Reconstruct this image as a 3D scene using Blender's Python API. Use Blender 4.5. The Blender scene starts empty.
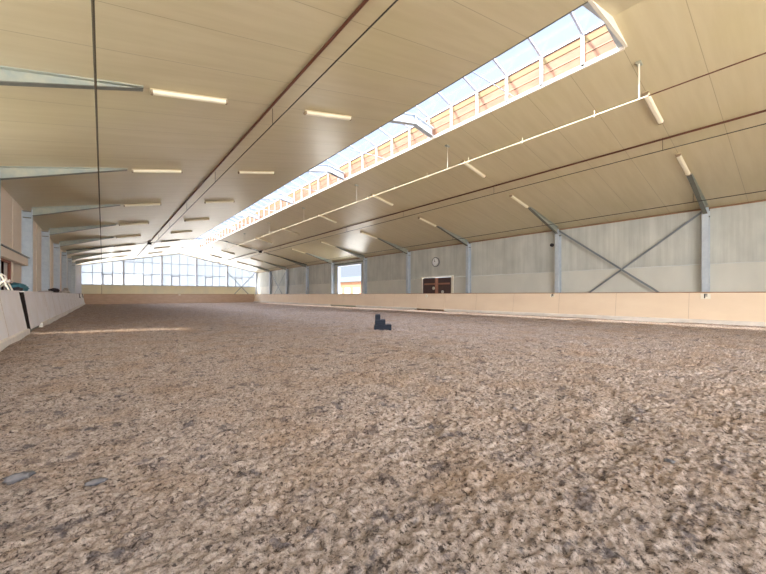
import bpy, math, random
import numpy as np
from mathutils import Vector, Matrix
random.seed(7)
K = 1.1                     # one modelling unit (camera height) in metres
SC = bpy.context.scene
COL = SC.collection
# ------------------------------------------------------------------ hall dimensions (units)
XC, W, S, Y0 = 7.976, 10.146, 5.6375, 2.607
XL, XR = XC - W, XC + W               # inner faces of the columns
WL, WR = XL - .3, XR + .33            # wall faces
ZE, M = 4.48, .2076                   # ceiling height at the columns, slope
YN, YF = -6.0, 53.58                  # near end, far gable
KL, KR, KY = -1.45, 16.08, 48.0       # foot of the kick walls
SX0, SX1, SY0, SY1, SZT = 6.90, 8.88, 2.58, 45.7, 7.19   # skylight opening
def zc(x): return ZE + M * (W - abs(x - XC))
def fy(k): return Y0 + S * k
ANG = math.atan(M)

# ------------------------------------------------------------------ mesh builder
class MB:
    def __init__(s): s.v = []; s.f = []
    def poly8(s, p):                       # 8 corners: bottom ring then top ring
        n = len(s.v); s.v += [tuple(q) for q in p]
        for f in ((0,3,2,1),(4,5,6,7),(0,1,5,4),(1,2,6,5),(2,3,7,6),(3,0,4,7)):
            s.f.append([n+i for i in f])
        return s
    def box(s, x0, x1, y0, y1, z0, z1):
        return s.poly8([(x0,y0,z0),(x1,y0,z0),(x1,y1,z0),(x0,y1,z0),(x0,y0,z1),(x1,y0,z1),(x1,y1,z1),(x0,y1,z1)])
    def cbox(s, x0, x1, y0, y1, z0, z1, b=.01):   # box with chamfered long and top edges
        n = len(s.v)
        import bmesh
        bm = bmesh.new(); bmesh.ops.create_cube(bm, size=1)
        for v in bm.verts:
            v.co = Vector(((x0+x1)/2+v.co.x*(x1-x0), (y0+y1)/2+v.co.y*(y1-y0), (z0+z1)/2+v.co.z*(z1-z0)))
        bmesh.ops.bevel(bm, geom=bm.edges[:], offset=b, segments=2, affect='EDGES', profile=.5)
        bm.verts.ensure_lookup_table()
        s.v += [tuple(v.co) for v in bm.verts]; s.f += [[n+v.index for v in f.verts] for f in bm.faces]
        bm.free(); return s
    def prism(s, ring, ax, a, b):          # polygon (2D) extruded along an axis index
        n = len(s.v); m = len(ring)
        for t in (a, b):
            for (u, w) in ring:
                q = [u, w]; q.insert(ax, t); s.v.append(tuple(q))
        s.f.append([n+i for i in range(m)][::-1]); s.f.append([n+m+i for i in range(m)])
        for i in range(m):
            j = (i+1) % m; s.f.append([n+i, n+j, n+m+j, n+m+i])
        return s
    def tube(s, p, q, r, r2=None, seg=10):
        p, q = Vector(p), Vector(q); r2 = r if r2 is None else r2
        d = (q-p).normalized(); a = d.orthogonal().normalized(); b = d.cross(a)
        n = len(s.v)
        for c, rr in ((p, r), (q, r2)):
            for i in range(seg):
                t = 2*math.pi*i/seg; s.v.append(tuple(c + a*(rr*math.cos(t)) + b*(rr*math.sin(t))))
        s.f.append([n+i for i in range(seg)][::-1]); s.f.append([n+seg+i for i in range(seg)])
        for i in range(seg):
            j = (i+1) % seg; s.f.append([n+i, n+j, n+seg+j, n+seg+i])
        return s
    def path(s, pts, r, seg=8):
        for i in range(len(pts)-1): s.tube(pts[i], pts[i+1], r, seg=seg)
        return s
    def blob(s, c, r, sub=2, jit=.25, seed=1):
        import bmesh
        bm = bmesh.new(); bmesh.ops.create_icosphere(bm, subdivisions=sub, radius=1)
        rd = random.Random(seed); n = len(s.v); bm.verts.ensure_lookup_table()
        for v in bm.verts:
            k = 1 + jit*(rd.random()-.5)*1.4
            s.v.append((c[0]+v.co.x*r[0]*k, c[1]+v.co.y*r[1]*k, c[2]+v.co.z*r[2]*k))
        s.f += [[n+v.index for v in f.verts] for f in bm.faces]; bm.free(); return s

def build(name, mb, mat, parent=None, origin=None, label=None, cat=None, group=None, kind=None, smooth=False):
    vs = np.array(mb.v, float) * K
    if parent is not None and origin is None: o = np.array(parent['_o'], float)
    elif origin is not None: o = np.array(origin, float) * K
    else: o = np.array([(vs[:,0].min()+vs[:,0].max())/2, (vs[:,1].min()+vs[:,1].max())/2, vs[:,2].min()])
    me = bpy.data.meshes.new(name); me.from_pydata([tuple(v) for v in (vs - o)], [], mb.f); me.update()
    import bmesh
    bm = bmesh.new(); bm.from_mesh(me); bmesh.ops.recalc_face_normals(bm, faces=bm.faces[:]); bm.to_mesh(me); bm.free()
    if smooth:
        for p in me.polygons: p.use_smooth = True
    me.materials.append(mat)
    ob = bpy.data.objects.new(name, me); COL.objects.link(ob)
    if parent is not None:
        ob.parent = parent; ob['_o'] = list(o)
        po = np.array(parent['_o'], float); ob.location = tuple(o - po)
    else:
        ob.location = tuple(o); ob['_o'] = list(o)
    tag(ob, label, cat, group, kind); return ob
def tag(o, label=None, cat=None, group=None, kind=None):
    if label: o['label'] = label
    if cat: o['category'] = cat
    if group: o['group'] = group
    if kind: o['kind'] = kind
def root(name, loc, label, cat, group=None):
    o = bpy.data.objects.new(name, None); COL.objects.link(o); o.empty_display_size = .2
    o.location = tuple(K*c for c in loc); o['_o'] = [K*c for c in loc]; tag(o, label, cat, group); return o
def struct(name, mb, mat, **kw): return build(name, mb, mat, kind='structure', **kw)
def copy_tree(o, parent=None):
    c = o.copy(); COL.objects.link(c); c.parent = parent
    for ch in [q for q in bpy.data.objects if q.parent == o]: copy_tree(ch, c)
    return c

# ------------------------------------------------------------------ materials
def lin(c):
    return tuple(((x/255)/12.92 if x/255 <= .04045 else ((x/255+.055)/1.055)**2.4) for x in c) + (1,)
def mat(name, base, rough=.6, metal=0, spec=.5, var=None, scale=1., stretch=(1,1,1), detail=4, lo=.3, hi=.7,
        bump=0, bscale=None, bstretch=None, extra=None, coat=0):
    m = bpy.data.materials.new(name); m.use_nodes = True; nt = m.node_tree; N = nt.nodes; L = nt.links
    b = N['Principled BSDF']; b.inputs['Roughness'].default_value = rough; b.inputs['Metallic'].default_value = metal
    b.inputs['Specular IOR Level'].default_value = spec; b.inputs['Coat Weight'].default_value = coat
    tc = N.new('ShaderNodeTexCoord')
    def noise(sc, st, det=4, ro=.55):
        mp = N.new('ShaderNodeMapping'); mp.inputs['Scale'].default_value = st; L.new(tc.outputs['Object'], mp.inputs['Vector'])
        n = N.new('ShaderNodeTexNoise'); n.inputs['Scale'].default_value = sc; n.inputs['Detail'].default_value = det
        n.inputs['Roughness'].default_value = ro; L.new(mp.outputs[0], n.inputs['Vector']); return n
    n = noise(scale, stretch, detail)
    r = N.new('ShaderNodeValToRGB'); L.new(n.outputs['Fac'], r.inputs[0])
    r.color_ramp.elements[0].position = lo; r.color_ramp.elements[1].position = hi
    r.color_ramp.elements[0].color = lin(base); r.color_ramp.elements[1].color = lin(var or tuple(min(255, x*1.06) for x in base))
    L.new(r.outputs[0], b.inputs['Base Color'])
    m['out'] = 1
    if bump:
        nb = noise(bscale or scale*3, bstretch or stretch, 5)
        bp = N.new('ShaderNodeBump'); bp.inputs['Strength'].default_value = bump; bp.inputs['Distance'].default_value = .02
        L.new(nb.outputs['Fac'], bp.inputs['Height']); L.new(bp.outputs[0], b.inputs['Normal'])
    if extra: extra(m, nt, N, L, b, r, tc, noise)
    return m
def mulcol(N, L, src, fac_out, col):       # mix a colour over src by a factor socket
    mx = N.new('ShaderNodeMix'); mx.data_type = 'RGBA'
    L.new(fac_out, mx.inputs['Factor']); L.new(src, mx.inputs['A']); mx.inputs['B'].default_value = col
    return mx.outputs['Result']
def joints(axis, period, off, width, col, amount=1.0):
    """thin panel joints every `period` metres along an object axis"""
    def ex(m, nt, N, L, b, r, tc, noise):
        sp = N.new('ShaderNodeSeparateXYZ'); g = N.new('ShaderNodeNewGeometry'); L.new(g.outputs['Position'], sp.inputs[0])
        def math_(op, a, v=None, c=None):
            q = N.new('ShaderNodeMath'); q.operation = op
            if hasattr(a, 'links'): L.new(a, q.inputs[0])
            else: q.inputs[0].default_value = a
            if v is not None:
                if hasattr(v, 'links'): L.new(v, q.inputs[1])
                else: q.inputs[1].default_value = v
            return q.outputs[0]
        a = math_('ADD', sp.outputs[axis], -off)
        a = math_('DIVIDE', a, period); a = math_('FRACT', a); a = math_('SUBTRACT', a, .5); a = math_('ABSOLUTE', a)
        a = math_('GREATER_THAN', a, .5 - width/2/period); a = math_('MULTIPLY', a, amount)
        # blotches: greenish yellow patches
        n2 = noise(.35, (1,1,1), 2)
        rr = N.new('ShaderNodeValToRGB'); rr.color_ramp.elements[0].position = .5; rr.color_ramp.elements[1].position = .75
        rr.color_ramp.elements[1].color = (.35,.35,.35,1); L.new(n2.outputs['Fac'], rr.inputs[0])
        c1 = mulcol(N, L, r.outputs[0], rr.outputs[0], lin((198,188,136)))
        c2 = mulcol(N, L, c1, a, lin(col)); L.new(c2, b.inputs['Base Color'])
    return ex
CEIL = mat('ceiling_panel', (201,187,150), .36, spec=.5, var=(208,195,160), scale=2.2, stretch=(.12,2.2,1), lo=.35, hi=.65,
           bump=.12, bscale=2.5, bstretch=(.15,2.5,1), extra=joints(1, S/5*K, Y0*K, .014, (120,100,66), .5), coat=.3)
CEIL.node_tree.nodes['Principled BSDF'].inputs['Coat Roughness'].default_value = .3
CONC = None
def conc_extra(m, nt, N, L, b, r, tc, noise):
    n = noise(1.0, (1, 3.2, .12), 5, .7)
    rr = N.new('ShaderNodeValToRGB'); rr.color_ramp.elements[0].position = .42; rr.color_ramp.elements[1].position = .72
    L.new(n.outputs['Fac'], rr.inputs[0])
    k = N.new('ShaderNodeMath'); k.operation = 'MULTIPLY'; k.inputs[1].default_value = .33; L.new(rr.outputs[0], k.inputs[0])
    c1 = mulcol(N, L, r.outputs[0], k.outputs[0], lin((142,146,138)))
    n3 = noise(26, (1,1,1), 3, .7)
    r3 = N.new('ShaderNodeValToRGB'); r3.color_ramp.elements[0].position = .66; r3.color_ramp.elements[1].position = .74
    L.new(n3.outputs['Fac'], r3.inputs[0])
    k3 = N.new('ShaderNodeMath'); k3.operation = 'MULTIPLY'; k3.inputs[1].default_value = .35; L.new(r3.outputs[0], k3.inputs[0])
    c2 = mulcol(N, L, c1, k3.outputs[0], lin((120,116,104)))
    L.new(c2, b.inputs['Base Color'])
CONC = mat('precast_concrete', (192,195,190), .85, spec=.2, var=(218,219,212), scale=.9, detail=7, stretch=(1,1,.6), bump=.15, bscale=14, extra=conc_extra)
CONCL = mat('precast_concrete_pale', (212,212,204), .85, spec=.2, var=(224,223,214), scale=.8, stretch=(1,1,.6), bump=.12, bscale=14)
CONCF = mat('gable_plinth_concrete', (222,216,190), .85, spec=.2, var=(210,208,190), scale=.9, stretch=(1,1,.4))
BEIGE = mat('beige_wall_board', (234,222,208), .7, spec=.3, var=(230,216,200), scale=1.2, bump=.06)
KICKR = mat('kick_board_plywood', (228,209,184), .6, spec=.3, var=(221,201,176), scale=1.1, stretch=(1,.6,1.6), bump=.08, bscale=8)
KICKL = mat('kick_board_painted', (234,232,234), .6, spec=.3, var=(226,221,218), scale=1.6, bump=.08, bscale=9)
KICKF = mat('kick_board_brown', (204,176,152), .65, spec=.3, var=(192,164,140), scale=1.6, stretch=(1,1,3))
PLINTH = mat('plinth_white', (232,224,214), .8, spec=.2, var=(214,208,200), scale=3, bump=.2)
CAP = mat('cap_rail_wood', (164,126,92), .6, var=(142,110,84), scale=2)
STEEL = mat('galvanised_steel', (192,203,214), .45, metal=.1, var=(206,216,224), scale=5, lo=.35, hi=.65)
STEELD = mat('steel_edge', (122,122,112), .5, metal=.2, var=(108,110,102), scale=5)
HAUN = mat('galvanised_rafter', (186,186,168), .5, metal=.2, var=(160,170,166), scale=4)
BRACE = mat('brace_steel', (134,142,148), .5, metal=.4)
WHITE = mat('white_paint', (236,230,216), .5, var=(228,222,206), scale=3)
TRIMW = mat('white_edge_trim', (226,216,200), .5)
OSB = mat('orange_board', (142,102,74), .7, var=(124,86,60), scale=3, stretch=(1,.5,2), detail=6, lo=.35, hi=.65)
OSB2 = mat('ochre_batten', (112,92,52), .7, var=(124,104,62), scale=4, stretch=(1,.3,1))
DIFF = mat('lamp_diffuser', (240,232,206), .35, spec=.5)
CAPM = mat('lamp_end_cap', (150,132,104), .5)
LAMPH = mat('lamp_housing', (206,190,154), .5)
CBROWN = mat('brown_conduit', (92,52,32), .5)
CBLACK = mat('black_cable', (40,34,28), .6)
ROPE = mat('dark_rope', (58,50,34), .8, var=(96,84,58), scale=30, stretch=(1,3,1))
PIPE = mat('white_pipe', (240,232,208), .4)
DOORB = mat('brown_door_board', (104,84,80), .8, spec=.15, var=(86,70,68), scale=3, stretch=(1,6,.4))
DOORO = mat('door_rail_orange', (168,120,100), .8, spec=.2)
BLK = mat('navy_block_plastic', (18,25,38), .5, spec=.25, var=(24,33,48), scale=4)
BLKT = mat('navy_tread', (26,36,52), .6, bump=.3, bscale=60)
DARK = mat('dark_gap', (38,32,28), .9, spec=.1)
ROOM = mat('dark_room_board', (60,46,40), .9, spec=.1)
REDW = mat('red_brown_wood', (140,82,60), .6)
TEAL = mat('teal_cloth', (70,120,136), .9, spec=.1, var=(90,140,150), scale=8, bump=.3)
CLOTHD = mat('dark_cloth', (58,56,62), .9, spec=.1, var=(84,78,80), scale=9, bump=.3)
CLOTHW = mat('pale_cloth', (222,216,210), .9, spec=.1, var=(200,196,194), scale=9, bump=.3)
GREENP = mat('grey_green_strip', (120,140,124), .8)
CLOCKF = mat('clock_face_white', (236,238,240), .3)
CLOCKR = mat('clock_rim_grey', (120,124,126), .4, metal=.5)
BLACK = mat('black_print', (24,24,24), .6)
MULL = mat('window_frame_metal', (186,194,212), .5, metal=.2)
MUNT = mat('glazing_bar_metal', (150,164,184), .5, metal=.2)
PAVE = mat('paving_outside', (206,202,194), .9, spec=.1, var=(190,188,180), scale=.6)
HWALL = mat('house_render', (110,78,60), .8, spec=.1, var=(116,84,66), scale=.5)
HROOF = mat('house_roof_sheet', (72,80,86), .9, spec=.05, var=(66,74,80), scale=1)
HFRAME = mat('house_window_frame', (104,108,112), .6)
HPANE = mat('house_window_pane', (84,92,106), .5)
CLOD = mat('earth_clod', (112,108,108), .9, spec=.1, var=(72,72,76), scale=14, bump=.5)
def sand():
    m = bpy.data.materials.new('riding_sand'); m.use_nodes = True; nt = m.node_tree; N = nt.nodes; L = nt.links
    b = N['Principled BSDF']; b.inputs['Roughness'].default_value = .95; b.inputs['Specular IOR Level'].default_value = .12
    tc = N.new('ShaderNodeTexCoord')
    def noise(sc, det, ro=.6):
        n = N.new('ShaderNodeTexNoise'); n.inputs['Scale'].default_value = sc; n.inputs['Detail'].default_value = det
        n.inputs['Roughness'].default_value = ro; L.new(tc.outputs['Object'], n.inputs['Vector']); return n.outputs['Fac']
    def ramp(s, stops):
        r = N.new('ShaderNodeValToRGB'); L.new(s, r.inputs[0]); e = r.color_ramp.elements
        while len(e) < len(stops): e.new(.5)
        for q, (p, c) in zip(e, stops): q.position = p; q.color = c
        return r.outputs[0]
    def mix(f, a, bcol, mode='MIX'):
        x = N.new('ShaderNodeMix'); x.data_type = 'RGBA'; x.blend_type = mode
        if hasattr(f, 'links'): L.new(f, x.inputs['Factor'])
        else: x.inputs['Factor'].default_value = f
        L.new(a, x.inputs['A'])
        if hasattr(bcol, 'links'): L.new(bcol, x.inputs['B'])
        else: x.inputs['B'].default_value = bcol
        return x.outputs['Result']
    base = ramp(noise(24, 7, .8), [(.33, lin((92,80,74))), (.46, lin((182,164,152))), (.66, lin((218,204,194)))])
    dark_clumps = ramp(noise(4.2, 6, .78), [(.53, (0,0,0,1)), (.62, (1,1,1,1))])  # random dark clumps, put in for hoof prints
    k = N.new('ShaderNodeMath'); k.operation = 'MULTIPLY'; k.inputs[1].default_value = .78; L.new(dark_clumps, k.inputs[0])
    c = mix(k.outputs[0], base, lin((92,88,94)))
    red = ramp(noise(1.2, 3), [(.45, (0,0,0,1)), (.7, (.5,.5,.5,1))])
    c = mix(red, c, lin((178,148,120)))
    pit_shade = ramp(noise(30, 5, .8), [(.53, (0,0,0,1)), (.60, (.95,.95,.95,1))])  # dark flecks put into the colour as shade in small pits
    c = mix(pit_shade, c, lin((74,62,56)))
    grain = ramp(noise(70, 5, .85), [(.34, (.45,.43,.42,1)), (.5, (1,1,1,1)), (.7, (1.25,1.22,1.2,1))])
    c = mix(.95, c, grain, 'MULTIPLY')
    L.new(c, b.inputs['Base Color'])
    bp = N.new('ShaderNodeBump'); bp.inputs['Strength'].default_value = 1; bp.inputs['Distance'].default_value = .045
    L.new(noise(40, 7, .85), bp.inputs['Height']); L.new(bp.outputs[0], b.inputs['Normal'])
    return m
SAND = sand()
def pane_mat(name, tcol, trans, tl):
    m = bpy.data.materials.new(name); m.use_nodes = True; nt = m.node_tree; N = nt.nodes; L = nt.links
    N.remove(N['Principled BSDF']); out = N['Material Output']
    t = N.new('ShaderNodeBsdfTransparent'); t.inputs[0].default_value = tcol
    d = N.new('ShaderNodeBsdfTranslucent'); d.inputs[0].default_value = tl
    g = N.new('ShaderNodeBsdfGlossy'); g.inputs['Roughness'].default_value = .08
    tc = N.new('ShaderNodeTexCoord'); n = N.new('ShaderNodeTexNoise'); n.inputs['Scale'].default_value = 6; n.inputs['Detail'].default_value = 5
    n.inputs['Roughness'].default_value = .75
    L.new(tc.outputs['Object'], n.inputs['Vector'])
    r = N.new('ShaderNodeValToRGB'); r.color_ramp.elements[0].position = .3; r.color_ramp.elements[1].position = .7
    r.color_ramp.elements[0].color = tuple(.78*x for x in tl[:3]) + (1,); r.color_ramp.elements[1].color = tl
    L.new(n.outputs['Fac'], r.inputs[0]); L.new(r.outputs[0], d.inputs[0])
    m1 = N.new('ShaderNodeMixShader'); m1.inputs[0].default_value = trans; L.new(d.outputs[0], m1.inputs[1]); L.new(t.outputs[0], m1.inputs[2])
    m2 = N.new('ShaderNodeMixShader'); m2.inputs[0].default_value = .04; L.new(m1.outputs[0], m2.inputs[1]); L.new(g.outputs[0], m2.inputs[2])
    L.new(m2.outputs[0], out.inputs[0]); return m
POLY = pane_mat('polycarbonate_sheet', (.93,.95,1,1), .84, (.12,.14,.19,1))
FROST = pane_mat('frosted_sheet', (1,1,1,1), .0, (.52,.52,.52,1))
GLASS = pane_mat('gable_glazing', (.99,.99,1,1), .965, (.88,.93,1,1))

# ------------------------------------------------------------------ floor: harrowed sand
def vnoise(x, y, seed):
    xi = np.floor(x).astype(np.int64); yi = np.floor(y).astype(np.int64); fx = x-xi; fy_ = y-yi
    fx = fx*fx*(3-2*fx); fy_ = fy_*fy_*(3-2*fy_)
    def h(a, b):
        n = (a*374761393 + b*668265263 + seed*1442695041) & 0xffffffff
        n = ((n ^ (n >> 13)) * 1274126177) & 0xffffffff
        return ((n ^ (n >> 16)) & 0xffff) / 65535.0
    return (h(xi,yi)*(1-fx)+h(xi+1,yi)*fx)*(1-fy_) + (h(xi,yi+1)*(1-fx)+h(xi+1,yi+1)*fx)*fy_
def axis(a, b, c, k, mn):
    out = [c]; x = c
    while x < b: x += max(mn, k*abs(x-c)); out.append(min(x, b))
    x = c; lo = []
    while x > a: x -= max(mn, k*abs(x-c)); lo.append(max(x, a))
    return np.array(lo[::-1] + out)
gx = axis(WL-.1, WR+.1, .9, .006, .008); gy = axis(YN-.5, YF, 1.0, .0065, .008)
GX, GY = np.meshgrid(gx, gy)
def terrain(X, Y):
    z = .040*(vnoise(X/.9, Y/.9, 1)-.5) + .014*(vnoise(X/.33, Y/.33, 2)-.5)
    q = vnoise(X/.17+3*vnoise(X/.4, Y/.4, 8), Y/.17, 3); z += .022*(np.abs(q-.5)*1.6-.3)
    z += .024*(vnoise(X/.08+q, Y/.075, 4)-.5) + .030*(.5-np.abs(vnoise(X/.045, Y/.045+q, 5)-.5)*2) + .022*(vnoise(X/.02, Y/.02, 6)-.5)
    p = vnoise(X/.26+1.7, Y/.26, 9); z -= .035*np.clip((p-.68)/.2, 0, 1)      # hoof marks
    return z*.62
Z = terrain(GX, GY)
near = np.clip((GX-KL-.02)/.35, 0, 1)*np.clip((KR-GX)/.35, 0, 1)
Z = Z*(.35+.65*near) - .005
Z += .05*np.exp(-((GX-KR)/.25)**2)*(vnoise(GY/1.3, GX*0, 11)-.3) + .05*np.exp(-((GX-KL)/.2)**2)*(vnoise(GY/1.1, GX*0, 12)-.3)
nx, ny = len(gx), len(gy)
V = np.stack([GX, GY, Z], -1).reshape(-1, 3)*K
me = bpy.data.meshes.new('floor'); me.vertices.add(nx*ny); me.vertices.foreach_set('co', V.astype(np.float32).ravel())
I = (np.arange(ny-1)[:,None]*nx + np.arange(nx-1)[None,:]).ravel()
Q = np.stack([I, I+1, I+1+nx, I+nx], -1).astype(np.int32)
me.loops.add(Q.size); me.loops.foreach_set('vertex_index', Q.ravel()); me.polygons.add(len(Q))
me.polygons.foreach_set('loop_start', np.arange(len(Q), dtype=np.int32)*4)
me.update(calc_edges=True); me.validate()
me.polygons.foreach_set('use_smooth', [True]*len(Q)); me.materials.append(SAND)
fl = bpy.data.objects.new('floor', me); COL.objects.link(fl); fl['kind'] = 'structure'
print('floor', nx, ny)
struct('ground', MB().box(-90, 120, -70, 160, -.4, -.12), PAVE)

# ------------------------------------------------------------------ ceiling
def slab(mb, xa, xb, ya, yb, t=.07):
    mb.poly8([(xa,ya,zc(xa)),(xb,ya,zc(xb)),(xb,yb,zc(xb)),(xa,yb,zc(xa)),(xa,ya,zc(xa)+t),(xb,ya,zc(xb)+t),(xb,yb,zc(xb)+t),(xa,yb,zc(xa)+t)])
mb = MB()
for xs in ((WL-.15, SX0, XC), (WR+.15, SX1, XC)):
    slab(mb, xs[0], xs[1], YN, YF+.2); slab(mb, xs[1], xs[2], YN, SY0); slab(mb, xs[1], xs[2], SY1, YF+.2)
struct('ceiling', mb, CEIL, origin=(XC, 0, 0))

# ------------------------------------------------------------------ walls
def wall_right():
    up, = [MB()]; x0, x1 = WR, WR+.14; lo = MB()
    ys = [YN] + [fy(k) for k in range(0, 10)]; ys[-1] = YF
    for i in range(len(ys)-1):
        a, b = ys[i]+.01, ys[i+1]-.01
        def wz(mb, ya, yb, za, zb): mb.box(x0, x1, ya, yb, za, zb)
        zt = zc(WR)+.05
        if i == 5:                                    # open doorway
            wz(up, a, b, 3.93, zt); wz(up, a, 25.88, 2.22, 3.93); wz(up, 30.08, b, 2.22, 3.93)
            wz(lo, a, 25.88, 0, 2.2); wz(lo, 30.08, b, 0, 2.2)
        elif i == 3:                                  # brown door
            wz(up, a, b, 2.34, zt); wz(up, a, 15.25, 2.215, 2.335); wz(up, 18.33, b, 2.215, 2.335)
            wz(lo, a, 15.25, 0, 2.2); wz(lo, 18.33, b, 0, 2.2)
        else:
            wz(up, a, b, 2.215, zt); wz(lo, a, b, 0, 2.2)
    w = struct('wall_right', up, CONC)
    struct('wall_right', lo, CONCL)
    struct('trim_1', MB().box(x0-.03, x0, YN, YF, zc(WR)-.06, zc(WR)-.005), CAP)
wall_right()
zt = zc(WL)+.05
mb = MB().box(WL-.12, WL, YN, 12.4, 0, 1.0).box(WL-.12, WL, YN, 14.6, 4.25, zt).box(WL-.12, WL, 12.4, 12.78, 0, 4.25).box(WL-.12, WL, 13.5, 14.6, 0, 4.25).box(WL-.12, WL, 14.6, 17.1, 2.16, zt).box(WL-.12, WL, 17.1, YF, 0, zt)
for k in range(-1, 9):                                # cover strips on the boards
    for t in (.33, .67):
        y = fy(k)+S*t
        if y < 17.2: continue
        mb.box(WL, WL+.025, y-.05, y+.05, 1.0, zt-.1)
struct('wall_left', mb, BEIGE)
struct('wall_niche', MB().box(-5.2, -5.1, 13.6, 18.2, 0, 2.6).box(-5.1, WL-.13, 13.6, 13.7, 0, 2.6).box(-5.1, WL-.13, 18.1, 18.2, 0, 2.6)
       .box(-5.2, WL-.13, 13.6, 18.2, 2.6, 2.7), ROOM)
struct('trim_2', MB().box(WL-.02, WL+.05, 16.98, 17.1, 0, 2.16).box(WL-.02, WL+.05, 14.6, 14.72, 0, 2.16).box(WL-.02, WL+.05, 14.6, 17.1, 2.06, 2.16), REDW)
h = root('timber_header', (WL+.11, 16.7, 2.13), 'pale timber header beam over the dark opening in the left wall', 'beam')
build('beam', MB().cbox(WL+.028, WL+.2, 13.98, 19.3, 2.13, 2.42, .015), BEIGE, h)
build('drip_edge', MB().box(WL+.028, WL+.25, 13.98, 19.3, 2.42, 2.45), STEELD, h, label='thin grey metal drip edge')
# near gable, behind the camera: wall added to block sky light, rest open
struct('wall_front_light_block', MB().box(10.5, WR, YN-.15, YN, 0, zc(WR)).prism([(10.5, zc(WR)), (WR, zc(WR)), (10.5, zc(10.5))], 1, YN-.15, YN), BEIGE)
# far gable
struct('wall_back', MB().box(WL, WR, YF, YF+.15, 0, 2.17), CONCF)
wx = [-2.02, 2.0, 6.02, 10.1, 14.12, 18.27]
mbt = MB(); mbt.box(WL, WR, YF-.05, YF+.12, 2.17, 2.25)
for i, x in enumerate(wx):
    zz = zc(x)-.02 if 0 < i < 5 else zc(WL)-.02; mbt.box(WL if i == 0 else x-.10, WR if i == 5 else x+.10, YF-.1, YF+.15, .0 if i in (0, 5) else 2.25, zz)
for (a, b) in ((WL, XC), (XC, WR)):
    mbt.poly8([(a,YF-.06,zc(a)-.12),(b,YF-.06,zc(b)-.12),(b,YF+.15,zc(b)-.12),(a,YF+.15,zc(a)-.12),(a,YF-.06,zc(a)-.01),(b,YF-.06,zc(b)-.01),(b,YF+.15,zc(b)-.01),(a,YF+.15,zc(a)-.01)])
struct('trim_3', mbt, MULL)
for i in range(5):
    a, b = wx[i]+.11, wx[i+1]-.11
    w = root('window_%d' % (i+1), ((a+b)/2, YF, 2.25), None, None); w['kind'] = 'structure'
    f = MB()
    def bar(x0, x1, z0, z1, d=.03): f.box(x0, x1, YF-d, YF+d, z0, z1)
    n = 4; xs = [a+(b-a)*j/n for j in range(n+1)]
    for x in xs[1:-1]: bar(x-.032, x+.032, 2.25, zc(x)-.1)
    bar(a, b, 3.61, 3.68)
    if i in (1, 2, 3):
        zz = 5.08 if i != 3 else 5.08
        xa, xb = a, b
        lim = XC - (zc(XC)-.12-zz-.1)/M if False else a
        # the upper transom ends where the roof comes down to it
        xl = max(a, XC-(W-(zz+.12-ZE)/M)); xr = min(b, XC+(W-(zz+.12-ZE)/M)); bar(xl, xr, zz, zz+.06)
    fr = build('window_frame', f, MUNT, w)
    s = MB(); j = 2 if i != 4 else 1
    x0, x1 = xs[j if i > 1 else 2], xs[(j if i > 1 else 2)+1]
    if i in (2, 3): x0, x1 = xs[1], xs[2]
    for q in ((x0, x1, 3.40, 3.50), (x0+.02, x0+.1, 2.25, 3.5), (x1-.1, x1-.02, 2.25, 3.5)): s.box(q[0], q[1], YF-.06, YF+.02, q[2], q[3])
    build('opening_sash', s, MULL, w)
    g = MB(); pts = [(a, 2.25), (b, 2.25), (b, zc(b)-.1)] + ([(XC, zc(XC)-.1)] if a < XC < b else []) + [(a, zc(a)-.1)]
    g.prism(pts, 1, YF+.035, YF+.05)
    build('window_pane', g, GLASS, w)

# unseen frosted band, added in the near left wall to bring in fill light
w = root('window_6', (WL, 3.8, 1.0), None, None); w['kind'] = 'structure'
f = MB()
for k in range(0, 17): f.box(WL-.08, WL-.02, YN+k*1.15-.03, YN+k*1.15+.03, 1.0, 4.25)
build('window_frame', f, MUNT, w)
build('window_pane', MB().box(WL-.1, WL-.08, YN, 12.4, 1.0, 4.25), FROST, w)
w = root('window_7', (WL, 13.2, .1), None, None); w['kind'] = 'structure'  # unseen slot window, added and tinted to throw the sun strip on the sand
TINT = pane_mat('tinted_pane', (.8,.76,.72,1), .75, (.1,.1,.1,1))
build('window_pane', MB().box(WL-.1, WL-.08, 12.78, 13.5, 0, 4.25), TINT, w)
build('window_frame', MB().box(WL-.11, WL-.02, 12.76, 12.80, 0, 4.25).box(WL-.11, WL-.02, 13.48, 13.52, 0, 4.25), MUNT, w)
# ------------------------------------------------------------------ brown door and open doorway (right wall)
d = root('door_1', (WR, 16.79, 0), None, None); d['kind'] = 'structure'
build('door_frame', MB().box(WR-.05, WR+.15, 15.27, 15.42, 0, 2.32).box(WR-.05, WR+.15, 18.16, 18.31, 0, 2.32).box(WR-.05, WR+.15, 15.42, 18.16, 2.24, 2.32), WHITE, d)
for (a, b) in ((15.44, 16.77), (16.81, 18.14)):
    lf = build('door_leaf', MB().box(WR+.02, WR+.08, a, b, .03, 2.2), DOORB, d)
    build('door_rail', MB().box(WR-.01, WR+.02, a+.16, b-.16, 1.72, 1.84).box(WR-.01, WR+.02, a, b, .1, .25), DOORO, lf)
    e = a if a > 16 else b-.12
    build('door_stile', MB().box(WR-.01, WR+.02, e, e+.12, .25, 2.2), DOORO, lf)
for k, y in enumerate((15.6, 16.35, 17.1, 17.9)):     # little fixings above the door
    pass
d2 = root('door_2', (WR, 27.98, 0), None, None); d2['kind'] = 'structure'
build('door_frame', MB().box(WR-.04, WR+.18, 25.88, 25.98, 0, 3.93).box(WR-.04, WR+.18, 29.98, 30.08, 0, 3.93).box(WR-.04, WR+.18, 25.98, 29.98, 3.83, 3.93), MULL, d2)
build('door_leaf', MB().box(WR+.2, WR+.28, 30.1, 34.0, .03, 3.85), STEELD, d2)
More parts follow.
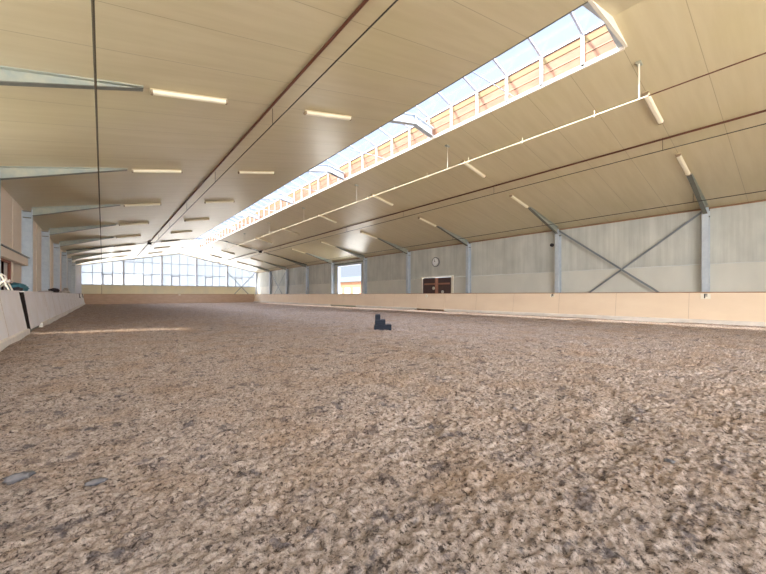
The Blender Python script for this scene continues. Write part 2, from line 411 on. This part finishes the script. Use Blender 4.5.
build('door_track', MB().box(WR-.1, WR-.02, 25.5, 30.6, 4.0, 4.12), STEELD, d2)

# ------------------------------------------------------------------ skylight
POSTW = mat('skylight_post_white', (206,202,196), .6)
sk = root('skylight', (XC, (SY0+SY1)/2, zc(SX0)), 'long bright ridge skylight with orange boarded side and white posts', 'skylight')
zr = SZT + .27
g = MB()
for (a, b) in ((SX0-.05, XC), (SX1+.05, XC)):
    za = SZT
    g.poly8([(a,SY0-.1,za),(b,SY0-.1,zr),(b,SY1+.1,zr),(a,SY1+.1,za),(a,SY0-.1,za+.02),(b,SY0-.1,zr+.02),(b,SY1+.1,zr+.02),(a,SY1+.1,za+.02)])
build('glazing_sheet', g, POLY, sk)
for x, sx in ((SX1, 1), (SX0, -1)):
    zb = zc(x)
    xa, xb = sorted((x, x+.06*sx))
    rv = build('reveal_board', MB().box(xa, xb, SY0, SY1, zb, SZT), OSB, sk)
    xa, xb = sorted((x, x-.015*sx))
    build('ledge_batten', MB().box(xa, xb, SY0, SY1, zb+.55, zb+.70), OSB2, rv)
    build('board_joint', MB().box(xa, xb, SY0, SY1, zb+.30, zb+.32), CAP, rv)
    xa, xb = sorted((x-.05*sx, x+.01*sx))
    if sx > 0: build('edge_trim', MB().box(xa, xb, SY0, SY1, zb-.035, zb+.06), TRIMW, rv)
    else: build('edge_trim', MB().box(x-.02, x+.008, SY0, SY1, zb-.012, zb+.02), STEELD, rv)
    xa, xb = sorted((x-.04*sx, x+.0*sx))
    build('eave_rail', MB().box(xa, xb, SY0, SY1, SZT-.04, SZT), MULL, rv)
for y, a in ((SY0, -.06), (SY1, 0)):
    build('end_board', MB().prism([(SX0, zc(SX0)), (SX1, zc(SX1)), (SX1, SZT), (XC, zr), (SX0, SZT)], 1, y+a, y+a+.06), WHITE, sk)
y = SY0 + .84
while y < SY1-.3:
    m = MB().box(SX1-.05, SX1, y-.035, y+.035, zc(SX1), SZT-.02)
    build('post', m, POSTW, sk)
    m = MB()
    for (a, b) in ((SX1, XC), (SX0, XC)):
        m.poly8([(a,y-.025,SZT-.05),(b,y-.025,zr-.05),(b,y+.025,zr-.05),(a,y+.025,SZT-.05),(a,y-.025,SZT-.003),(b,y-.025,zr-.003),(b,y+.025,zr-.003),(a,y+.025,SZT-.003)])
    build('glazing_bar', m, MULL, sk)
    y += .996
for k in range(0, 8):
    y = fy(k)+S*.46
    if y > SY1: break
    build('tie_rod', MB().tube((SX0, y, zc(SX0)+.06), (SX1, y, zc(SX1)+.1), .012), MULL, sk)

# ------------------------------------------------------------------ portal frames
def frame(label):
    """built at Y=0, moved afterwards"""
    r = root('portal_frame', (XC, 0, 0), label, 'steel frame', 'steel portal frames down the hall')
    for s, xf in ((1, XR), (-1, XL)):
        def bx(mb, a, b, y0, y1, z0, z1):
            p, q = sorted((xf+s*a, xf+s*b)); mb.box(p, q, y0, y1, z0, z1)
        zt_ = ZE-.05
        c = MB(); bx(c, 0, .03, -.1, .1, 0, zt_-.05); bx(c, .27, .30, -.1, .1, 0, zt_-.12)
        bx(c, .03, .27, -.012, .012, 0, zt_-.12)
        col = build('column', c, STEEL, r)
        for dz in (.40, .15):
            p = MB(); bx(p, .03, .27, -.1, .1, zt_-dz, zt_-dz+.03); build('stiffener', p, STEELD, col)
        # haunch: tapering I-section under the ceiling
        x1 = XC+s*7.36; dep = .33
        def P(x, dz): return (x, zc(x)-dz)
        hb = MB()
        hb.prism([P(x1, .005), P(xf+s*.03, .005), P(xf+s*.03, dep), P(x1, .03)], 1, -.012, .012)
        hn = build('haunch', hb, HAUN, r)
        fl_ = MB(); fl_.prism([P(x1, .03), P(xf+s*.03, dep), P(xf+s*.03, dep+.018), P(x1, .045)], 1, -.065, .065)
        build('lower_flange', fl_, STEELD, hn)
        tf = MB(); tf.prism([P(x1, .0), P(xf+s*.03, .0), P(xf+s*.03, .02), P(x1, .02)], 1, -.09, .09)
        build('upper_flange', tf, HAUN, hn)
    q = MB()
    for (a, b) in ((SX0+.005, XC), (SX1-.055, XC)):
        z0a, z0b = zc(a)+.02, zc(b)+.02
        q.prism([(a, z0a), (b, z0b), (b, z0b+.3), (a, z0a+.3)], 1, -.012, .012)
        for dz in (0, .28): q.prism([(a, z0a+dz), (b, z0b+dz), (b, z0b+dz+.025), (a, z0a+dz+.025)], 1, -.09, .09)
    q.box(XC-.012, XC+.012, -.085, .085, zc(XC)+.04, zc(XC)+.3)
    build('ridge_rafter', q, STEEL, r)
    return r
FL = ['galvanised steel frame with its right column at the near side of the large cross brace',
      'galvanised steel frame with its right column at the far side of the large cross brace',
      'galvanised steel frame with its right column just right of the brown door',
      'galvanised steel frame with its right column just left of the clock',
      'galvanised steel frame with its right column at the near side of the open doorway',
      'galvanised steel frame with its right column at the far side of the open doorway',
      'galvanised steel frame with its column between open doorway bay and small distant cross brace, farther one near the rods of the ceiling wire',
      'galvanised steel frame with its right column at the near side of the small distant cross brace',
      'galvanised steel frame nearest the glazed gable, behind the small distant cross brace']
FL[6] = 'galvanised steel frame standing two columns beyond the far side of the open doorway'
FL[7] = 'galvanised steel frame at the near side of the small distant cross brace'
FL[6] = 'galvanised steel frame in line with the dark wire running across the ceiling'
fr0 = frame(FL[0])
for k in range(9):
    o = fr0 if k == 0 else copy_tree(fr0)
    o.location.y = fy(k)*K; o['label'] = FL[k]

# ------------------------------------------------------------------ tube lights
def lamp(side):
    r = root('tube_light', (0, 0, 0), 'x', 'tube light', 'tube lights under the ceiling')
    L2 = .729
    build('housing', MB().cbox(-L2, L2, -.055, .055, -.05, -.005, .006), LAMPH, r)
    build('diffuser', MB().prism([(-.068,-.045),(.068,-.045),(.055,-.088),(.03,-.105),(-.03,-.105),(-.055,-.088)], 0, -L2+.035, L2-.035), DIFF, r)
    for s in (-1, 1):
        a, b = sorted((s*(L2-.035), s*L2))
        build('end_cap', MB().prism([(-.072,-.04),(.072,-.04),(.06,-.09),(.032,-.11),(-.032,-.11),(-.06,-.09)], 0, a, b), CAPM, r)
    build('mounting_bracket', MB().box(-.5, -.44, -.03, .03, -.012, .0).box(.44, .5, -.03, .03, -.012, .0), STEELD, r)
    return r
lp = lamp(1); first = True
where = ['level with near column of big brace', 'level with far column of big brace', 'level with column right of brown door',
         'level with column left of clock', 'level with doorway near column', 'level with doorway far column',
         'beside the dark cross wire', 'second nearest the gable', 'nearest the gable']
for k in range(9):
    for side in (1, -1):
        for row, off in (('outer', 5.81), ('inner', 2.488)):
            if k == 0 and side == -1: continue
            o = lp if first else copy_tree(lp); first = False
            x = XC + side*(off+.729)
            o.location = (x*K, fy(k)*K, (zc(x))*K); o.rotation_euler = (0, side*ANG, 0)
            o['label'] = 'tube light, %s row of %s slope, %s' % (row, 'right' if side > 0 else 'left', where[k])

# ------------------------------------------------------------------ cables, pipes and braces
def hung(x, dz): return zc(x)-dz
def conduit(name, x, dz, r, m, label, cat, y0=-5.5, y1=YF-.1, clips=None):
    ro = root(name, (x, (y0+y1)/2, hung(x, dz)), label, cat)
    build('run', MB().tube((x, y0, hung(x, dz)), (x, y1, hung(x, dz)), r, seg=8), m, ro)
    hb = None
    for k in range(0, 10):
        yy = fy(k)+.15
        if yy > y1 or yy < y0: continue
        build('hanger', MB().tube((x, yy, hung(x, dz)), (x, yy, zc(x)), .006 if clips is None else clips, seg=6), m, ro)
    return ro
conduit('brown_conduit', 3.17, .035, .028, CBROWN, 'brown conduit running the length of the left ceiling slope', 'conduit', clips=.012)
conduit('black_cable', 3.27, .40, .012, CBLACK, 'thin black cable hanging beside the brown conduit under the left ceiling', 'cable')
conduit('brown_conduit', 12.76, .035, .028, CBROWN, 'brown conduit running the length of the right ceiling slope', 'conduit', clips=.012)
conduit('black_cable', 12.76, .36, .012, CBLACK, 'thin black cable hanging just below the brown conduit on the right ceiling', 'cable')
conduit('black_cable', 16.9, .32, .012, CBLACK, 'thin black cable crossing the haunches above the right wall', 'cable')
rp = root('hanging_rope', (-.09, 25, 4.2), 'dark rope running overhead on the left and dropping down at the glazed gable', 'rope')
build('overhead_run', MB().tube((-.09, -3, 4.40), (-.09, YF-.3, 4.40), .017, seg=8), ROPE, rp)
build('drop', MB().tube((-.09, YF-.3, 4.40), (-.09, YF-.3, 0), .02, seg=6), ROPE, rp)
PIPE = mat('cream_pipe', (222,208,176), .4)
wp = root('sprinkler_pipe', (9.49, 24, 5.45), 'white sprinkler pipe hung on rods under the right ceiling slope', 'pipe')
build('pipe', MB().tube((9.49, 2.3, 5.45), (9.49, 45, 5.45), .015, seg=10), PIPE, wp)
build('shaded_run', MB().tube((9.49, -3, 5.45), (9.49, 2.3, 5.45), .014, seg=8), CBROWN, wp, label='near length of the pipe, coloured dark for shade')  # same pipe carried on; its shade is put in as dark brown
for k in range(0, 8):
    yy = fy(k)-.13
    build('hanger_rod', MB().tube((9.49, yy, 5.44), (9.49, yy, zc(9.49)), .017 if k == 0 else .008, seg=8), WHITE, wp)
    build('hanger_plate', MB().box(9.40, 9.58, yy-.05, yy+.05, zc(9.58)-.01, zc(9.49)+.01), HAUN, wp)
for k in range(0, 22):
    yy = 3.4+1.9*k
    build('nozzle', MB().tube((9.49, yy, 5.46), (9.49, yy, 5.58), .009, seg=6).tube((9.49, yy, 5.40), (9.49, yy, 5.44), .014, seg=6), PIPE, wp)
cw = root('cross_wire', (XC, fy(6)-.25, 4.5), 'dark wire running across the whole ceiling towards the far end', 'cable')
yy = fy(6)-.25; m = MB()
for s in (1, -1): m.tube((XC+s*W, yy, ZE-.06), (XC+s*1.2, yy, zc(XC+1.2)-.06), .022, seg=8)
build('wire', m.tube((XC-1.2, yy, zc(XC+1.2)-.06), (XC+1.2, yy, zc(XC+1.2)-.06), .02, seg=8), CBLACK, cw)
for x in (3.17, 12.8):
    build('junction_box', MB().cbox(x-.14, x+.14, yy-.1, yy+.1, zc(x)-.22, zc(x)-.03, .02), CBLACK, cw)

def brace(x, y0, y1, z0, z1, label, m=BRACE, w=.05, alongx=False):
    r = root('cross_brace', (x, (y0+y1)/2, z0) if not alongx else ((y0+y1)/2, x, z0), label, 'brace')
    for k, (a, b, dx) in enumerate(((z0, z1, 0), (z1, z0, .07))):
        d_ = Vector((0, y1-y0, b-a)).normalized(); n = Vector((0, -d_.z, d_.y))*w/2
        ring = [(y0+n.y, a+n.z), (y1+n.y, b+n.z), (y1-n.y, b-n.z), (y0-n.y, a-n.z)]
        mb = MB()
        if not alongx:
            mb.prism(ring, 0, x+dx, x+dx+.012); n2 = n*.82
            mb.prism([(y0+n.y, a+n.z), (y1+n.y, b+n.z), (y1+n2.y, b+n2.z), (y0+n2.y, a+n2.z)], 0, x+dx, x+dx+.05)
        else: mb.prism(ring, 1, x+dx, x+dx+.03)
        br = build('brace_bar', mb, m, r)
    return r
brace(18.2, fy(0)+.05, fy(1)-.05, .0, 4.30, 'large crossed steel brace on the concrete wall between the two nearest right columns', w=.075)
brace(18.2, fy(7)+.05, fy(8)-.05, .0, 4.25, 'small distant crossed steel brace on the right wall near the gable', w=.075)
brace(YF-.25, 14.0, 18.1, .0, 4.35, 'crossed steel brace in front of the right end of the gable window', w=.10, alongx=True)

# ------------------------------------------------------------------ kick walls
LEAN = .16                                             # lean per unit of height
HT = 1.07
JOINT = mat('board_joint_tone', (176,156,134), .7)
def kick(side, ya, yb, label, gate=False, m=KICKR, strip=None, cat='kick wall', name='kick_wall', ledge=False, bottom=.15):
    """side +1: right wall, -1: left wall. The board leans away from the arena."""
    xf = KR if side > 0 else KL
    r = root(name, (xf+side*.1, (ya+yb)/2, 0), label, cat)
    def X(z, t=0): return xf+side*(LEAN*z + t)
    b = MB()
    n = max(1, round((yb-ya)/2.3)); st = (yb-ya)/n
    z0 = bottom if not gate else .10
    b.prism([(X(z0), z0), (X(HT), HT), (X(HT, .05), HT), (X(z0, .05), z0)], 1, ya+.006, yb-.006)
    bd = build('board', b, m, r)
    j = MB()
    for i in range(1, n):
        y = ya+st*i; j.prism([(X(z0, -.003), z0), (X(HT, -.003), HT), (X(HT, .02), HT), (X(z0, .02), z0)], 1, y-.005, y+.005)
    if n > 1: build('board_joint', j, JOINT, bd, label='thin dark joints between boards')
    c = MB(); q = sorted((X(HT, -.02), X(HT, .10 if not ledge else .72)))
    c.box(q[0], q[1], ya, yb, HT, HT+.03); build('cap_rail', c, CAP if m is not KICKL else KICKL, r)
    if not gate:
        p = MB(); p.prism([(xf-side*.03, -.06), (xf-side*.03, bottom-.02), (xf, bottom), (xf+side*.12, bottom), (xf+side*.12, -.06)], 1, ya, yb)
        build('plinth', p, PLINTH, r)
    else:
        q = sorted((X(.1, .03), X(.1, .09))); g2 = MB().box(q[0], q[1], ya+.02, yb-.02, .03 if strip else .075, .13)
        build('strip_or_gap_shade', g2, strip or DARK, r)  # gates without a strip get a dark bar for the shaded gap
    s = MB(); yy = ya+.15
    while yy < yb:                                      # raking supports behind the board
        s.prism([(X(.1, .05), 0), (X(HT, .05), HT-.02), (X(HT, .12), HT-.02), (X(0, .45), 0)], 1, yy-.03, yy+.03); yy += 1.4
    build('support', s, CAP, r)
    return r
kick(1, -4, 14.02, 'long near stretch of pale wooden kick wall along the right side')
kick(1, 14.02, 16.44, 'kick wall gate with a dark gap beneath, in front of the brown door', gate=True, name='kick_wall_gate', cat='gate')
kick(1, 16.44, 23.41, 'short stretch of right kick wall between the two gates')
kick(1, 23.41, 27.58, 'kick wall gate in front of the open doorway with greenish strip below', gate=True, strip=GREENP, name='kick_wall_gate', cat='gate')
kick(1, 27.58, KY, 'far stretch of right kick wall running to the gable corner')
kick(-1, -3, 12.40, 'near stretch of pale leaning kick wall on the left edge', m=KICKL, ledge=True)
kick(-1, 13.0, 14.7, 'left kick wall gate standing over bare sand beside a dark slot', gate=True, m=KICKL, ledge=True, strip=STEELD, name='kick_wall_gate', cat='gate')
kick(-1, 14.7, KY, 'far stretch of pale leaning kick wall on the left side', m=KICKL, ledge=True)
r = root('slot_post', (KL-.1, 12.95, 0), 'dark leaning post standing in the slot of the left kick wall', 'post')
build('edge_channel', MB().prism([(KL-.02,.02),(KL-LEAN-.0,HT+.0),(KL-LEAN-.14,HT),(KL-.14,.02)], 1, 12.90, 12.99), DARK, r)
build('floor_pin', MB().tube((KL-.08,12.95,-.03),(KL-.08,12.95,.08), .02), STEELD, r)
# far kick wall
r = root('kick_wall', (7.3, KY, 0), 'brown kick wall across the far short side below the gable window', 'kick wall')
build('board', MB().prism([(KY, .06), (KY+.16, HT), (KY+.21, HT), (KY+.05, .06)], 0, KL-.1, KR+.1), KICKF, r)
build('cap_rail', MB().box(KL-.1, KR+.1, KY+.14, KY+.26, HT, HT+.03), CAP, r)
build('plinth', MB().box(KL, KR, KY-.03, KY+.08, -.05, .06), KICKF, r)

# ------------------------------------------------------------------ letter plates
def plate(y, z0, z1, w, txt, label, x=None, far=None):
    zc_ = (z0+z1)/2
    if far is None:
        xx = KR+LEAN*zc_-.03; loc = (xx, y, z0)
    else: loc = far
    r = root('letter_plate', loc, label, 'plate')
    if far is None:
        build('plate', MB().cbox(xx-.01, xx+.01, y-w/2, y+w/2, z0, z1, .004), WHITE, r)
        build('fixing_block', MB().box(xx+.01, xx+.07, y-w/4, y+w/4, z0+.03, z1-.02), WHITE, r)
    else:
        build('plate', MB().cbox(far[0]-w/2, far[0]+w/2, far[1]-.02, far[1], z0, z1, .004), WHITE, r)
    if txt:
        cu = bpy.data.curves.new('t', 'FONT'); cu.body = txt; cu.size = (z1-z0)*K*1.15; cu.align_x = 'CENTER'; cu.align_y = 'CENTER'; cu.extrude = .004
        cu.offset = .006*K; to = bpy.data.objects.new('t', cu); COL.objects.link(to); bpy.context.view_layer.update()
        me = bpy.data.meshes.new_from_object(to.evaluated_get(bpy.context.evaluated_depsgraph_get())); bpy.data.objects.remove(to)
        me.materials.clear(); me.materials.append(BLACK)
        t = bpy.data.objects.new('letter', me); COL.objects.link(t); t.parent = r
        if far is None:
            t.rotation_euler = (math.pi/2, 0, -math.pi/2); t.location = (-.014*K, 0, (zc_-z0)*K)
    return r
plate(2.32, .86, 1.04, .26, 'F', 'white plate with black letter F on the kick wall below the nearest right column')
plate(7.57, .90, 1.03, .20, 'P', 'small white plate with black letter on the kick wall below the second right column')
r = root('marker_disc', (KR+.1, 15.6, .82), 'round white marker on the kick wall gate in front of the brown door', 'marker')
xx = KR+LEAN*.92-.02
build('disc', MB().tube((xx-.015, 15.6, .93), (xx+.015, 15.6, .93), .1, seg=20), WHITE, r)
r = root('marker_disc', (7.22, KY+.1, .9), 'tiny white marker on the cap of the far brown kick wall', 'marker')
build('disc', MB().cbox(7.12, 7.34, KY+.09, KY+.12, .93, 1.06, .01), WHITE, r)
# two white round lamps/plates in front of the brown door (standing on the gallery rail)
for y, z, lab in ((17.05, 1.47, 'round white plate hanging on the left leaf of the brown door'), (16.2, 1.2, 'round white plate hanging lower on the right leaf of the brown door')):
    r = root('door_plate', (WR, y, z-.1), lab, 'plate', 'round white plates on the brown door')
    build('disc', MB().tube((WR-.05, y, z), (WR-.0105, y, z), .11, seg=20), WHITE, r)
    build('pin', MB().tube((WR-.06, y, z+.03), (WR-.05, y, z+.03), .015, seg=8), CLOCKR, r)

# ------------------------------------------------------------------ clock
ck = root('wall_clock', (WR, 16.82, 3.0), 'round white wall clock on the concrete above the brown door', 'clock')
xx = WR
build('case', MB().tube((xx-.09, 16.82, 3.33), (xx, 16.82, 3.33), .345, seg=40), CLOCKR, ck, smooth=False)
fc = build('face', MB().tube((xx-.10, 16.82, 3.33), (xx-.09, 16.82, 3.33), .285, seg=40), CLOCKF, ck)
tk = MB()
for i in range(12):
    t = i*math.pi/6; a = Vector((xx-.105, 16.82+.21*math.sin(t), 3.33+.21*math.cos(t))); b = Vector((xx-.105, 16.82+.255*math.sin(t), 3.33+.255*math.cos(t)))
    tk.tube(a, b, .008, seg=5)
build('hour_marks', tk, BLACK, fc)
for (t, l, w) in ((math.radians(-50), .13, .018), (math.radians(-20), .2, .012)):
    build('hand', MB().tube((xx-.11, 16.82, 3.33), (xx-.11, 16.82-l*math.sin(t), 3.33+l*math.cos(t)), w, seg=5), BLACK, ck)
ld = root('wall_light', (WR, 8.62, 3.53), 'small dark round lamp on the concrete wall beside the second right column', 'lamp')
build('lamp_body', MB().tube((WR-.1, 8.62, 3.62), (WR, 8.62, 3.62), .09, seg=14), CLOTHD, ld)

# ------------------------------------------------------------------ mounting block
mbk = root('mounting_block', (6.40, 7.86, 0), 'dark navy three-step mounting block standing on the sand', 'mounting block')
bx0 = 6.2
def rot(mb, c, ang):
    out = []
    for v in mb.v:
        d_ = Vector((v[0]-c[0], v[1]-c[1])); ca, sa = math.cos(ang), math.sin(ang)
        out.append((c[0]+d_.x*ca-d_.y*sa, c[1]+d_.x*sa+d_.y*ca, v[2]))
    mb.v = out; return mb
cc = (6.365, 7.888); A = math.radians(-39); 
st = ((-.25, .25, 0, .132, 'lower_step'), (-.225, .075, .136, .275, 'middle_step'), (-.22, -.07, .279, .42, 'upper_step'))
for (a, b, z0, z1, nm) in st:
    hw = .2
    s_ = build(nm, rot(MB().cbox(cc[0]+a, cc[0]+b, cc[1]-hw, cc[1]+hw, z0-(.02 if z0 == 0 else 0), z1, .008), cc, A), BLK, mbk)
    a2 = b-.15
    build('tread', rot(MB().cbox(cc[0]+a2+.012, cc[0]+b-.012, cc[1]-hw+.015, cc[1]+hw-.015, z1, z1+.008, .002), cc, A), BLKT, s_)

# ------------------------------------------------------------------ things on the left ledge
LZ = HT+.03
def on(x, y): return (x, y, LZ)
r = root('teal_jacket', on(-2.0, 14.6), 'teal jacket heaped on the left ledge in front of the dark opening', 'jacket')
build('body', MB().blob((-2.0, 14.9, LZ+.13), (.2, .5, .13), 3, .25, 3), TEAL, r, smooth=True)
build('sleeve', MB().blob((-1.92, 15.4, LZ+.1), (.12, .3, .1), 3, .3, 4), TEAL, r, smooth=True)
build('lining', MB().blob((-1.9, 14.35, LZ+.06), (.1, .3, .06), 3, .3, 5), CLOTHD, r, smooth=True)
r = root('folding_chair', (-2.2, 13.8, LZ-.0), 'pale metal chair frame at the left picture edge above the kick wall', 'chair')
m = MB()
for y in (13.55, 14.0):
    m.path([(-1.95, y, LZ), (-2.1, y, LZ+.42), (-2.2, y, LZ+.5)], .02); m.path([(-2.3, y, LZ), (-2.0, y, LZ+.32)], .02)
build('frame', m.path([(-2.2, 13.55, LZ+.5), (-2.2, 14.0, LZ+.5)], .02), WHITE, r)
build('seat', MB().cbox(-2.3, -1.95, 13.57, 13.98, LZ+.24, LZ+.28, .01), CLOTHW, r)
r = root('dark_bundle', on(-1.95, 24.6), 'small dark cloth bundle on the left ledge beside the fifth column', 'cloth')
build('cloth', MB().blob((-1.95, 24.6, LZ+.12), (.2, .9, .12), 3, .3, 6), CLOTHD, r, smooth=True)
r = root('pale_bundle', on(-1.95, 21.8), 'low pale folded cloth on the left ledge nearer than the dark bundle', 'cloth')
build('cloth', MB().blob((-1.95, 21.2, LZ+.04), (.2, 1.3, .05), 3, .3, 8), CLOTHW, r, smooth=True)
r = root('white_tack', on(-1.95, 31.5), 'tangle of white tack hung over the left ledge towards the far end', 'tack')
rd = random.Random(5); pts = []
for i in range(26):
    pts.append((-1.95+.14*rd.uniform(-1, 1), 30+i*.13+.4*rd.uniform(-1, 1), LZ+.03+.42*rd.random()*math.sin(math.pi*i/25)+.02))
build('straps', MB().path(pts, .035, seg=6), CLOTHW, r)
build('pad', MB().blob((-1.95, 29.6, LZ+.08), (.16, 1.0, .08), 3, .3, 9), CLOTHW, r, smooth=True)
for y, lab in ((40.2, 'nearer dark hook strap hanging over the far left kick wall'), (46.2, 'farther dark hook strap hanging over the left kick wall beside the gable corner')):
    r = root('hook_strap', (KL-.15, y, .8), lab, 'strap')
    build('strap', MB().prism([(KL-LEAN*.75+.02, .75), (KL-LEAN*1.1+.05, HT+.05), (KL-LEAN*1.1-.3, HT+.05), (KL-LEAN*1.1-.3, HT+.031), (KL-LEAN*1.1+.02, HT+.031), (KL-LEAN*.75+.0, .75)], 1, y-.25, y+.25), CLOTHD, r)
    build('hook', MB().tube((KL-LEAN*.75+.03, y, .72), (KL-LEAN*.75+.03, y, .82), .03, seg=8), STEELD, r)

# ------------------------------------------------------------------ clods on the sand
def tz(x, y): return float(terrain(np.array([x]), np.array([y]))[0])-.005
for (x, y, rx, ry, rz, lab, sd) in ((-.36, 2.74, .062, .036, .026, 'largest grey flat clod lying on the sand at the lower left', 1),
                                    (-.03, 2.40, .045, .026, .014, 'small flat pale clod on the sand right of the largest grey clod', 2),
                                    (2.62, .53, .022, .03, .014, 'small grey clod on the sand at the lower right', 3)):
    r = build('earth_clod', MB().blob((x, y, tz(x, y)+rz*.6), (rx, ry, rz), 3, .35, sd), CLOD, label=lab, cat='clod', smooth=True)

# ------------------------------------------------------------------ house outside the doorway
hs = root('farm_building', (48, 66, 0), 'pale orange rendered building with grey roof seen outside through the open doorway', 'building')
build('wall', MB().box(42, 54, 50, 86, -.12, 3.94), HWALL, hs)
build('roof', MB().prism([(41.3, 3.8), (48, 5.3), (54.7, 3.8), (54.7, 3.95), (48, 5.5), (41.3, 3.95)], 1, 48, 88), HROOF, hs)
for i in range(9):
    y = 53+3.4*i
    w = build('window', MB().box(41.9, 42, y, y+2.2, .4, 2.55), HFRAME, hs)
    build('pane', MB().box(41.88, 41.9, y+.15, y+1.0, .55, 2.4).box(41.88, 41.9, y+1.2, y+2.05, .55, 2.4), HPANE, w)

# ------------------------------------------------------------------ light
SKY_LO, SKY_HI = .56, 6.0
world = bpy.data.worlds.new('World'); SC.world = world; world.use_nodes = True
wn = world.node_tree.nodes; wl = world.node_tree.links; bg = wn['Background']
# bright southern sky (behind and left of the camera, towards the sun), softer northern sky beyond the gable
tcw = wn.new('ShaderNodeTexCoord'); dp = wn.new('ShaderNodeVectorMath'); dp.operation = 'DOT_PRODUCT'
wl.new(tcw.outputs['Generated'], dp.inputs[0]); dp.inputs[1].default_value = Vector((-.72, -.62, .3)).normalized()
mr = wn.new('ShaderNodeMapRange')
for i_, v_ in ((1, -.50), (2, .15), (3, SKY_LO), (4, SKY_HI)): mr.inputs[i_].default_value = v_
wl.new(dp.outputs['Value'], mr.inputs[0]); sz = wn.new('ShaderNodeSeparateXYZ'); wl.new(tcw.outputs['Generated'], sz.inputs[0])
zr_ = wn.new('ShaderNodeMapRange'); zr_.interpolation_type = 'SMOOTHSTEP'
for i_, v_ in ((1, .1), (2, .4), (3, 1.0), (4, 1.35)): zr_.inputs[i_].default_value = v_
wl.new(sz.outputs[2], zr_.inputs[0]); mm = wn.new('ShaderNodeMath'); mm.operation = 'MULTIPLY'
wl.new(mr.outputs[0], mm.inputs[0]); wl.new(zr_.outputs[0], mm.inputs[1]); wl.new(mm.outputs[0], bg.inputs['Strength'])
cm = wn.new('ShaderNodeMapRange')
for i_, v_ in ((1, -.15), (2, .6), (3, 0), (4, 1)): cm.inputs[i_].default_value = v_
wl.new(dp.outputs['Value'], cm.inputs[0])
cx = wn.new('ShaderNodeMix'); cx.data_type = 'RGBA'; wl.new(cm.outputs[0], cx.inputs['Factor'])
cx.inputs['A'].default_value = (.76, .86, 1.0, 1); cx.inputs['B'].default_value = (.97, .97, 1.0, 1)
wl.new(cx.outputs['Result'], bg.inputs['Color'])
sd = bpy.data.lights.new('sun', 'SUN'); sd.energy = 12; sd.angle = math.radians(3); sd.color = (1, .93, .80)
so = bpy.data.objects.new('sun', sd); COL.objects.link(so)
dv = Vector((1, -.33, -.93)).normalized(); so.rotation_euler = dv.to_track_quat('-Z', 'Y').to_euler(); so.location = (-10, 10, 30)

# ------------------------------------------------------------------ camera
cd = bpy.data.cameras.new('camera'); cam = bpy.data.objects.new('camera', cd); COL.objects.link(cam); SC.camera = cam
F = 346.92; cd.sensor_width = 36; cd.lens = F/766*36; cd.shift_y = 7.83/766; cd.clip_end = 500; cd.clip_start = .05
cam.location = (0, 0, 1*K); cam.rotation_euler = (math.pi/2, 0, -math.atan((383-102.73)/F))
SC.view_settings.view_transform = 'Standard'; SC.view_settings.look = 'None'; SC.view_settings.gamma = 1
SC.view_settings.use_curve_mapping = False; SC.view_settings.exposure = .76
SC.cycles.max_bounces = 14; SC.cycles.diffuse_bounces = 10; SC.cycles.transparent_max_bounces = 16
SC.cycles.use_denoising = True
for o in bpy.data.objects:
    if '_o' in o: del o['_o']
